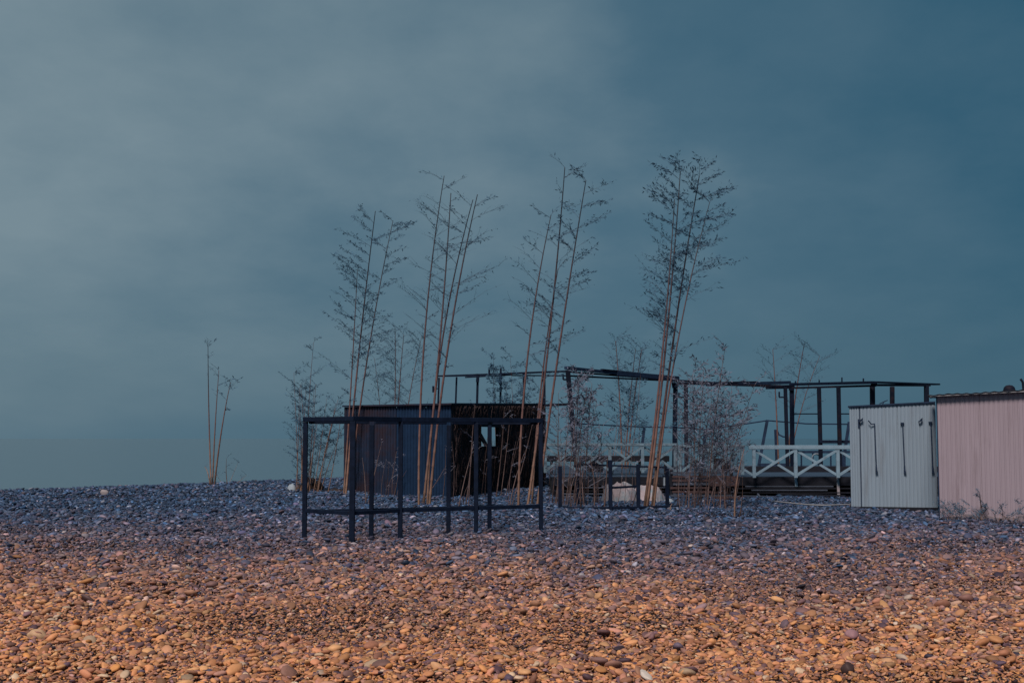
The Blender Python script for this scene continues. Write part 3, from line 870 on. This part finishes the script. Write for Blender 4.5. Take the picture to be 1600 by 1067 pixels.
def back_bits():
    # small upright rail and a coiled thing on the far side of the deck
    root = empty('low_rail', dz(1260, 47), 'low grey rail with thin uprights at the far edge of the deck', 'rail')
    a, b = P(1240, 706, 47), P(1330, 706, 47)
    m = MB(); m.bar(a, b, .06, .09); m.build('rail_bar', M['grey_steel'], root)
    for px in (1252, 1270, 1298, 1320):
        m = MB(); m.bar(dz(px, 47), P(px, 707, 47), .05, .05, (0, 1, 0)); m.build('upright', M['grey_steel'], root)
    m = MB(); p = P(1276, 716, 46); k = 14
    for q in range(3):
        pts = [(p.x + (.17 - q*.01) * math.cos(j * .4488 + q), p.y + .05 * q, p.z + (.17 - .01*q) * math.sin(j * .4488 + q)) for j in range(k + 1)]
        m.tube(pts, .022, 5)
    tag(m.build('hose_coil', M['plastic']), 'pale coil of hose hanging behind the crossed white railing', 'hose')
back_bits()

# ------------------------------------------------------------------ things on the ground before the deck
def low_frame():
    root = empty('low_post_frame', (X(953, 28.8), 28.8, 0), 'low black post and rail frame among the dead bamboo stems', 'frame')
    def bar(a, b, w, h, nm):
        m = MB(); m.bar(a, b, w, h); m.build(nm, M['black_steel'], root, bevel=.005)
    g = lambda px, d, z: Vector((X(px, d), d, z))
    d1, d2 = 28.9, 30.2
    for px, d, zt in ((875, d1, .98), (953.5, d1, 1.12), (997, d1 + .3, 1.02), (902, d2, .98), (1042, d2, .9)):
        m = MB(); m.bar(g(px, d, -.1), g(px, d, zt), .085, .085, (0, 1, 0)); m.build('leg', M['black_steel'], root, bevel=.006)
    bar(g(902, d2, 1.0), g(1042, d2, .92), .05, .04, 'top_rail')
    bar(g(955, d1, .50), g(995, d1 + .3, .52), .04, .05, 'cross_rail')
    bar(g(877, d1, .05), g(952, d1, .05), .05, .05, 'foot_rail'); bar(g(955, d1, .05), g(1060, d1 + .5, .06), .05, .05, 'foot_rail')
low_frame()
def tarp_heap(x0, x1, ytop, ybase, seed, label, material, cat='tarp', name='tarp_heap', depth=.5):
    d = D(ybase); xa, xb = X(x0, d), X(x1, d); h = P(0, ytop, d).z
    m = MB(); nx, ny = 22, 12
    for j in range(ny + 1):
        for i in range(nx + 1):
            u, v = i / nx * 2 - 1, j / ny * 2 - 1
            x = (xa + xb) / 2 + u * (xb - xa) / 2; y = d + depth * (1 + v)
            r = min(1, math.sqrt(u*u*.95 + v*v))
            z = h * (1 - r ** 2.6) ** .7 if r < 1 else 0
            q = Vector((x * 2.2 + seed, y * 2.2, seed))
            fold = 1 - abs(noise.noise(q * 1.1)) * 2
            z *= .66 + .34 * fold + .16 * noise.noise(q * 2.3) + .10 * (1 - 2 * abs(noise.noise(q * 4.1)))
            x += .05 * noise.noise(q * 1.7 + Vector((5, 0, 0))); y += .05 * noise.noise(q * 1.7 + Vector((0, 9, 0)))
            m.v.append((x, y, z - .03))
    for j in range(ny):
        for i in range(nx):
            b = j * (nx + 1) + i
            m.f.append((b, b + 1, b + nx + 2, b + nx + 1))
    return tag(m.build(name, M[material], smooth=(material == 'soil')), label, cat)
tarp_heap(940, 1000, 751, 788, 3, 'pale crumpled tarp heap behind the low black posts', 'tarp')
tarp_heap(986, 1043, 757, 785, 11, 'smaller pinkish tarp heap beside the leaning bamboo culms', 'tarp')
tarp_heap(1036, 1056, 777, 785, 17, 'small white scrap of plastic sheeting at the foot of the deck', 'plastic', 'plastic sheet', 'plastic_scrap', .25)
tarp_heap(446, 462, 753, 769, 23, 'white plastic bag lying against the brown soil mound', 'plastic', 'bag', 'plastic_bag', .3)
tarp_heap(458, 502, 746, 769, 29, 'long mound of dark brown soil at the shrub foot', 'soil', 'soil mound', 'soil_mound', .7)
tarp_heap(533, 552, 731, 766, 31, 'white plastic sheet bunched at the corner of the dark shed', 'plastic', 'plastic sheet', 'plastic_sheet', .2)
tarp_heap(497, 536, 764, 771, 37, 'flat spill of dark soil beside the brown mound', 'soil', 'soil mound', 'soil_mound', .9)

def lantern():
    p = P(1040.5, 752, 34.9)
    root = empty('lantern', p, 'small white box lantern fixed to the deck edge', 'lantern')
    m = MB(); m.box(p.x - .07, p.x + .07, p.y - .07, p.y + .07, p.z - .12, p.z + .13); m.build('box', M['plastic'], root, bevel=.01)
    m = MB(); m.box(p.x - .085, p.x + .085, p.y - .085, p.y + .085, p.z + .132, p.z + .16); m.build('cap', M['black_steel'], root)
    m = MB(); m.box(p.x - .085, p.x + .085, p.y - .085, p.y + .085, p.z - .15, p.z - .122); m.build('base', M['black_steel'], root)
    m = MB(); m.bar((p.x, p.y + .07, p.z), (p.x, p.y + .24, p.z), .04, .04); m.build('bracket', M['black_steel'], root)
lantern()
def pallet():
    d = 33.6
    root = empty('slatted_crate', (X(1100, d), d, 0), 'weathered red-brown slatted timber crate in front of the deck', 'crate')
    rr = random.Random(3)
    x0, x1 = X(1047, d), X(1148, d)
    for k in range(7):
        z = .12 + k * .098
        a, b = x0 + rr.uniform(-.03, .1), x1 + rr.uniform(-.2, .02)
        m = MB(); m.quadbox([(a, d, z - .03), (b, d, z - .03 + rr.uniform(-.015, .015)), (b, d + .03, z - .03), (a, d + .03, z - .03), (a, d, z + .025), (b, d, z + .025 + rr.uniform(-.015, .015)), (b, d + .03, z + .025), (a, d + .03, z + .025)])
        m.build('slat', M['red_wood' if k % 3 else 'grey_wood'], root)
    for px in (1049, 1096, 1143):
        m = MB(); x = X(px, d); m.box(x - .04, x + .04, d + .034, d + .11, -.03, .80); m.build('upright', M['dark_wood'], root)
    m = MB(); m.box(X(1115, d), x1 + .1, d - .25, d - .02, .02, .10); m.box(X(1108, d), X(1152, d), d - .14, d - .02, .36, .62); m.build('side_panel', M['red_wood'], root, bevel=.01)
pallet()
def hose():
    pts = []
    for i in range(25):
        u = i / 24
        px = 1208 + (1332 - 1208) * u
        py = 782.5 + 6.5 * math.sin(min(1, u * 1.5) * 1.57) - 1.5 * max(0, u - .7) / .3
        d = D(py, .07); q = P(px, py, d); pts.append((q.x, q.y, q.z))
    m = MB(); m.tube(pts, .016, 6)
    tag(m.build('hose', M['hose'], smooth=True), 'pale hose trailing across the shingle to the white shed', 'hose')
    a, b = P(1184, 772, 33.4), P(1191, 782, 33.0)
    m = MB(); m.bar(a, b, .04, .05); tag(m.build('stick', M['grey_wood']), 'short pale stick propped against the deck foot', 'stick')
hose()

# ------------------------------------------------------------------ bamboo
UP = Vector((0, 0, 1))
def curve3(pts, n):
    """smooth chain through three points (quadratic)"""
    a, b, c = pts
    ts = (b - a).length / ((b - a).length + (c - b).length)
    # control for parameter ts
    ctrl = (b - a * (1 - ts) ** 2 - c * ts ** 2) / (2 * ts * (1 - ts))
    return [a * (1-u)**2 + ctrl * 2*u*(1-u) + c * u*u for u in (i / n for i in range(n + 1))]

def add_branch(tw, lf, p, az, elev, ln, r, leafy, rr, leaf_len, droop=.45, twigs=True, depth=0):
    """one side branch: arches from elev towards level, carries twigs and leaf tufts"""
    n = 5
    pts = [p]
    e_ = elev
    dirv = None
    for i in range(n):
        e_ -= droop * elev / n + rr.uniform(-.05, .05)
        dirv = Vector((math.cos(az) * math.cos(e_), math.sin(az) * math.cos(e_), math.sin(e_)))
        pts.append(pts[-1] + dirv * (ln / n))
        az += rr.uniform(-.10, .10)
    tw.tube(pts, [r * (1 - .65 * i / n) for i in range(n + 1)], 3, cap=False)
    if twigs and depth == 0:
        for i in range(1, n + 1):
            for _ in range(2 if ln > .5 else 1):
                if rr.random() < .8:
                    a2 = az + rr.choice((-1, 1)) * rr.uniform(.4, 1.0)
                    add_branch(tw, lf, pts[i].lerp(pts[i-1], rr.random()), a2, elev * .6 + rr.uniform(-.1, .5), ln * rr.uniform(.22, .46), r * .55, leafy, rr, leaf_len, .4, False, 1)
    k = 0
    for i in range(1, n + 1):
        q = leafy * .45 * (0.35 + .9 * i / n) * (1.5 if depth else .8)
        cnt = int(q) + (1 if rr.random() < q - int(q) else 0)
        for _ in range(cnt):
            pos_ = pts[i].lerp(pts[i-1], rr.random() * .9) + Vector((rr.gauss(0, .018), rr.gauss(0, .018), rr.gauss(0, .018)))
            dd = dirv + Vector((rr.gauss(0, .7), rr.gauss(0, .7), rr.gauss(-.1, .6)))
            s = rr.uniform(.6, 1.25)
            lf.leaf(pos_, dd, leaf_len * s, leaf_len * .24 * s, Vector((rr.gauss(0, 1), rr.gauss(0, 1), rr.gauss(0, 1))))

def bamboo_culm(root, base, mid, top, r0, leafy, t0, rr, blen=1.15, leaf_len=.12, dens=1.0, mt='culm', tip=True, side=None):
    n = 26
    pts = curve3((base, mid, top), n)
    lenp = sum((b - a).length for a, b in zip(pts, pts[1:]))
    m = MB()
    fp, fr = [], []
    nodes = max(6, int(lenp / .33))
    def at(u):
        x = u * n; i = min(n - 1, int(x)); return pts[i].lerp(pts[i + 1], x - i)
    for k in range(nodes + 1):
        u = k / nodes
        r = r0 * .76 * (1 - .68 * u ** 1.3)
        for du, f_ in ((-.10 / nodes, .93), (0, 1.16), (.08 / nodes, 1.0)):
            uu = min(1, max(0, u + du))
            if fp and (at(uu) - fp[-1]).length < 1e-4: continue
            fp.append(at(uu)); fr.append(r * f_)
    # own origin at the foot, so the material can follow the height
    m.tube([p - base for p in fp], fr, 6)
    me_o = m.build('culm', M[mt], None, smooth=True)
    me_o.parent = root
    me_o.location = base - root.location
    tw, lf = MB(), MB()
    k = 0
    step = .30 / dens
    s = t0 * lenp
    az = rr.uniform(0, 6.28)
    while s < lenp:
        u = s / lenp
        env = min(1, (u - t0) / .12 + .25) * (1 - .28 * max(0, (u - .78) / .22))
        ln = blen * .9 * env * rr.uniform(.55, 1.15)
        az += math.pi + rr.uniform(-.55, .55)
        aa = az
        if side is not None and rr.random() < .65:
            aa = (0 if rr.random() < side else math.pi) + rr.uniform(-.9, .9)
        el = rr.uniform(.50, 1.0) if math.cos(aa) < 0 else rr.uniform(.25, .75)
        if rr.random() < .94:
            add_branch(tw, lf, at(u), aa, el, ln, .0055, leafy * max(.15, min(1.5, 2.2 * (u - t0) / (1 - t0) + .15)), rr, leaf_len, .32)
            if rr.random() < .55:
                add_branch(tw, lf, at(u), aa + rr.uniform(-.7, .7), el + rr.uniform(-.15, .25), ln * .7, .006, leafy, rr, leaf_len)
        s += step * rr.uniform(.7, 1.3)
    if tip:
        add_branch(tw, lf, at(1), rr.choice((0, 3.14)) + rr.uniform(-.5, .5), 1.0, blen * .5, .006, leafy * 1.3, rr, leaf_len, .5)
    tmat, lmat = ('twig', 'leaf_dark') if mt == 'culm' else ('twig_dry', 'leaf_dry')
    def sub(mb, nm, mtn):
        if not mb.f: return
        mb.v = [(x - base.x, y - base.y, z - base.z) for x, y, z in mb.v]
        o = mb.build(nm, M[mtn]); o.parent = me_o
    sub(tw, 'branches', tmat); sub(lf, 'leaves', lmat)
    return me_o

def bamboo_clump(name, label, culms, d0, seed, group='tall bamboo clumps', cat='bamboo', **kw):
    """culms: (base px, base py, mid px, mid py, top px, top py, radius, leafiness, branch start)"""
    rr = random.Random(seed)
    b0 = culms[0]
    root = empty(name, Vector((X(b0[0], d0), d0, 0)), label, cat, group)
    for i, c in enumerate(culms):
        d = d0 + (i % 3 - 1) * .25
        base = P(c[0], c[1], d); base.z = min(base.z, 0.0) - .05
        mid = P(c[2], c[3], d + rr.uniform(-.3, .3)); top = P(c[4], c[5], d + rr.uniform(-.7, .7))
        bamboo_culm(root, base, mid, top, c[6], c[7], c[8], rr, **kw)
    return root

bamboo_clump('bamboo_clump', 'tall leafy bamboo clump at the left end of the dark shed', [
    (537, 774, 551, 560, 558.5, 421, .034, 1.5, .42), (540, 775, 560, 560, 586.5, 330, .042, 1.5, .46), (545, 774, 574, 560, 614, 345, .036, 1.6, .42), (548, 775, 549.5, 720, 551, 640, .03, .0, .95)], 36.2, 11, side=.5, blen=1.0, dens=1.35, leaf_len=.09, tip=False)
bamboo_clump('bamboo_clump', 'tall nearly bare bamboo clump in front of the blue metal wall', [
    (654.5, 787, 661, 560, 694, 275, .038, .28, .46), (661, 789, 685, 560, 704.5, 302, .044, .3, .5), (668, 789, 687, 560, 739, 312, .040, .5, .46), (671, 788, 697.5, 560, 746, 304, .044, .8, .44)], 31.3, 12, side=.55, blen=1.1, leaf_len=.085, tip=False)
bamboo_clump('bamboo_clump', 'tall bamboo clump with sparse leaves right of the shed window', [
    (810, 791, 821, 590, 861, 336, .040, .4, .42), (824, 790, 851, 590, 882.5, 262, .044, .4, .46), (831, 790, 847, 590, 872, 420, .036, .5, .45), (839, 790, 867, 590, 915.5, 282, .042, 1.1, .40)], 30.8, 13, side=.55, blen=1.0, leaf_len=.10, tip=True)
bamboo_clump('bamboo_clump', 'tallest and leafiest bamboo clump, beside the tarp heap', [
    (1006, 795, 1031, 590, 1054, 312, .040, .9, .48), (1010, 796, 1035, 590, 1063, 268, .044, 1.6, .46), (1018, 797, 1044, 590, 1092.5, 276, .044, 1.5, .46), (1021, 797, 1049, 590, 1109, 316, .032, 1.0, .40)], 29.9, 14, side=.5, blen=1.1, leaf_len=.105, tip=True, dens=1.35)
bamboo_clump('bamboo_clump', 'lone far bamboo of three thin bare culms on the left crest', [
    (330, 757, 326.5, 650, 325, 543, .036, .12, .80), (332, 757, 336, 670, 342, 579, .036, .3, .78), (335, 757, 345, 680, 360, 598, .042, .7, .72), (329, 755, 325, 740, 320, 729, .03, 0, .97)], 43.5, 15, blen=.8, dens=.9)
bamboo_clump('bamboo_clump', 'mid height bamboo rising behind the blue roof of the dark shed', [
    (612, 770, 617, 640, 617.5, 513, .036, .6, .40), (618, 770, 622, 640, 631, 523, .042, .8, .42), (626, 770, 640, 620, 659, 526, .032, .6, .42), (600, 770, 594, 640, 585, 560, .028, .9, .45)], 47, 16, blen=1.2, dens=1.7, side=.5, leaf_len=.09)
bamboo_clump('bamboo_clump', 'bamboo behind the pergola with three bare leaning culms', [
    (972, 735, 969, 640, 962, 533, .045, .5, .45), (975, 735, 983, 640, 993, 546, .038, .6, .45), (979, 735, 989, 640, 1003, 546, .05, .5, .45)], 45, 17, blen=1.3, dens=1.6, leaf_len=.10)
bamboo_clump('bamboo_clump', 'wispy bamboo behind the pergola beside the white shed', [
    (1217, 730, 1213, 640, 1207.5, 546, .045, .3, .55), (1226, 735, 1240, 640, 1256, 541, .045, .4, .50), (1228, 735, 1252, 640, 1281, 556, .032, .5, .45)], 46.5, 18, blen=1.35, dens=1.2, leaf_len=.09)

def shrub(name, label, stems, d0, seed, cat='bamboo', group=None, mt='bamboo_dead', **kw):
    """many thin stems: (base px, base py, top px, top py, r, leafy, start)"""
    rr = random.Random(seed)
    root = empty(name, Vector((X(stems[0][0], d0), d0, 0)), label, cat, group)
    for c in stems:
        d = d0 + rr.uniform(-.5, .5)
        base = P(c[0], c[1], d); base.z = -.05
        top = P(c[2], c[3], d + rr.uniform(-.6, .6))
        mid = base.lerp(top, .5) + Vector((rr.uniform(-.06, .06), 0, rr.uniform(-.02, .08)))
        bamboo_culm(root, base, mid, top, c[4], c[5], c[6], rr, mt=mt, **kw)
    return root
def fan(seed, n, xb0, xb1, yb, xt0, xt1, yt0, yt1, r, leafy, start):
    rr = random.Random(seed); out = []
    for i in range(n):
        u = (i + rr.random()) / n
        out.append((xb0 + (xb1 - xb0) * u, yb + rr.uniform(-3, 3), xt0 + (xt1 - xt0) * (.25 * rr.random() + .75 * u), rr.uniform(yt0, yt1), r * rr.uniform(.7, 1.2), leafy * rr.uniform(.6, 1.3), start))
    return out
SH = 'young bamboo shrubs'
shrub('bamboo_shrub', 'bushy twiggy bamboo left of the dark shed on the soil mound', fan(1, 16, 462, 500, 768, 450, 540, 580, 690, .015, .7, .12) + [(478, 768, 490, 535, .02, .8, .25), (482, 768, 470, 600, .018, 1.3, .15), (470, 768, 478, 610, .018, 1.5, .1), (496, 768, 528, 625, .02, 1.0, .15), (512, 768, 533, 650, .018, .3, .3)], 38.2, 21, group=SH, mt='culm', blen=.55, leaf_len=.085, dens=1.3)
shrub('bamboo_shrub', 'leafy bamboo seen above the brown end of the shed roof', fan(2, 6, 770, 830, 770, 760, 845, 555, 625, .018, 1.6, .45), 48, 22, group=SH, mt='culm', blen=.9, leaf_len=.13, dens=1.3)
shrub('bamboo_shrub', 'dense dry leafy bamboo beside the leaning pergola post', fan(3, 9, 868, 905, 792, 858, 955, 590, 690, .013, .9, .42) + [(900, 794, 905, 585, .02, 2.0, .4), (912, 796, 925, 600, .02, 2.0, .4)], 30.2, 23, group=SH, blen=.62, leaf_len=.10, dens=1.5)
shrub('bamboo_shrub', 'dense greyish dry bamboo thicket in front of the slatted crate', fan(4, 15, 1058, 1140, 802, 1062, 1180, 575, 670, .011, .6, .30) + [(1105, 800, 1133, 543, .018, .7, .5), (1092, 800, 1100, 575, .016, 1.0, .3), (1120, 802, 1180, 600, .016, .7, .45), (1085, 802, 1082, 585, .015, 1.0, .28)], 29.8, 24, group=SH, blen=.72, leaf_len=.105, dens=1.6)
shrub('bamboo_shrub', 'thin leafy bamboo on the deck behind the tarp heap', fan(5, 6, 940, 1010, 775, 935, 1045, 570, 650, .014, 1.0, .45), 37.6, 25, group=SH, mt='culm', blen=.8, leaf_len=.12, dens=1.0)
shrub('bamboo_shrub', 'low wispy sprig beside the lone bamboo on the crest', [(356, 757, 354, 716, .02, .2, .5), (350, 757, 336, 738, .012, .1, .3), (360, 757, 385, 742, .012, .1, .3), (356, 757, 372, 722, .010, .2, .3)], 43.5, 26, group=SH, mt='culm', blen=.45, leaf_len=.06, tip=True)
shrub('twig_thicket', 'tangle of thin bare twigs at the foot of the leaning pergola post', fan(41, 16, 858, 945, 793, 856, 955, 640, 730, .009, .15, .25), 30.0, 41, group='bare twig thickets before the deck', blen=.5, leaf_len=.07, dens=1.1)
shrub('twig_thicket', 'tangle of thin bare purple twigs before the slatted crate', fan(42, 22, 1056, 1150, 801, 1050, 1170, 620, 730, .009, .2, .25), 29.9, 42, group='bare twig thickets before the deck', blen=.5, leaf_len=.07, dens=1.1)
shrub('twig_thicket', 'thin bare twigs standing round the tarp heap', fan(43, 9, 945, 1050, 794, 940, 1050, 660, 740, .008, .1, .3), 30.6, 43, group='bare twig thickets before the deck', blen=.45, leaf_len=.07, dens=1.0)
# rows of short dead stems before the dark shed
DS = 'dead bamboo stems in front of the dark shed'
for k, (stems, lab) in enumerate((
    ([(569, 787, 590, 724, .015, .2, .5), (571, 787, 566, 715, .015, .2, .4), (575, 786, 597, 690, .012, .3, .4)], 'short dead bamboo stems beside the second post of the steel frame'),
    (fan(31, 6, 596, 622, 781, 600, 640, 680, 735, .012, .4, .35), 'thin dry bamboo stems against the rusty metal wall'),
    (fan(32, 4, 655, 664, 786, 700, 712, 690, 735, .010, .1, .5)[:2] + [(691, 784, 696, 700, .016, .1, .6), (707, 790, 706, 690, .018, .1, .6), (696, 786, 703, 735, .01, .1, .6)], 'few thin dry stems at the corner of the dark shed'),
    ([(716, 792, 739, 700, .016, .2, .5), (727, 793, 738, 690, .022, .1, .6), (732, 792, 742, 632, .016, .3, .4), (724, 793, 733, 755, .014, .1, .8)], 'leaning dead bamboo stems left of the shed window'),
    ([(752, 775, 762, 680, .014, .3, .4), (758, 776, 768, 690, .012, .3, .4), (775, 790, 788, 636, .024, .4, .4), (782, 790, 797, 650, .016, .4, .4), (790, 786, 812, 680, .014, .3, .4)], 'dead bamboo stems under the shed window'),
    ([(796, 790, 823, 700, .016, .2, .5), (799, 786, 834, 652, .014, .2, .5), (795, 786, 806, 690, .012, .3, .4)], 'thin crossing stems beside the sparse tall bamboo'))):
    shrub('dead_stems', lab, stems, D(stems[0][1]), 50 + k, cat='bamboo', group=DS, blen=.4, leaf_len=.07, dens=.7, tip=False)
DC = 'cut bamboo stems before the deck'
for k, (stems, lab) in enumerate((
    ([(862, 790, 870, 715, .02, .1, .7), (872, 794, 873, 705, .03, .2, .7), (882, 794, 883, 710, .022, .1, .7), (868, 793, 880, 720, .016, .1, .6), (878, 795, 876, 730, .018, .1, .6)], 'upright cut bamboo stems round the leftmost low black post'),
    ([(892, 794, 902, 735, .018, .1, .6), (908, 797, 908, 712, .028, .2, .7), (914, 797, 912, 715, .026, .2, .7), (895, 795, 905, 742, .012, .1, .6)], 'upright cut bamboo stems between the two leftmost low black posts'),
    ([(928, 792, 921, 712, .026, .1, .7), (933, 796, 924, 735, .020, .1, .7), (922, 795, 940, 722, .016, .1, .6), (927, 796, 939, 735, .014, .1, .6)], 'leaning cut bamboo stems left of the tarp heap'),
    ([(944, 795, 949, 716, .024, .1, .7), (962, 799, 972, 715, .010, .1, .6), (985, 795, 999, 738, .016, .1, .6)], 'thin stems crossing in front of the tarp heap'),
    ([(1050, 799, 1051, 786, .02, 0, .95)], 'short tan stub standing in the shingle'),
    ([(1148, 806, 1163, 702, .026, .2, .8), (1155, 800, 1160, 745, .016, .1, .7)], 'tan cane leaning alone at the end of the white railing'),
    ([(1064, 798, 1062, 745, .012, .1, .6), (1076, 800, 1077, 740, .02, .2, .6), (1106, 806, 1117, 760, .016, .1, .6), (1125, 808, 1125, 755, .02, .2, .6), (1134, 806, 1131, 735, .022, .2, .6), (1093, 804, 1094, 745, .014, .1, .6)], 'row of dry stems before the slatted crate'))):
    shrub('cut_stems', lab, stems, D(stems[0][1]), 70 + k, cat='bamboo', group=DC, blen=.3, leaf_len=.06, dens=.6, tip=False, mt='culm' if k in (4, 5) else 'bamboo_dead')
# dry weeds against the pink shed
for k, (x0, x1, yb, yt, n, lab) in enumerate(((1476, 1503, 811, 786, 26, 'tangled dry weeds at the left foot of the pink shed'), (1508, 1542, 812, 796, 20, 'low dry weeds at the middle foot of the pink shed'), (1556, 1606, 811, 786, 34, 'spreading dry weeds at the right foot of the pink shed'))):
    rr = random.Random(90 + k); stems = []
    for i in range(n):
        a = rr.uniform(x0, x1); stems.append((a, yb + rr.uniform(-1, 1), a + rr.gauss(0, 10), rr.uniform(yt, yb - 5), .006, .5, .2))
    shrub('dry_weed', lab, stems, D(813) - .28, 95 + k, cat='weeds', group='dry weeds along the pink shed', mt='culm', blen=.22, leaf_len=.045, dens=1.5)
shrub('dry_weed', 'single tall bent weed with a seed head against the pink wall', [(1545, 812, 1531, 773, .008, .1, .7), (1531, 778, 1530, 768, .02, 2, .1)], D(813) - .2, 99, cat='weeds', group='dry weeds along the pink shed', mt='culm', blen=.12, leaf_len=.04)
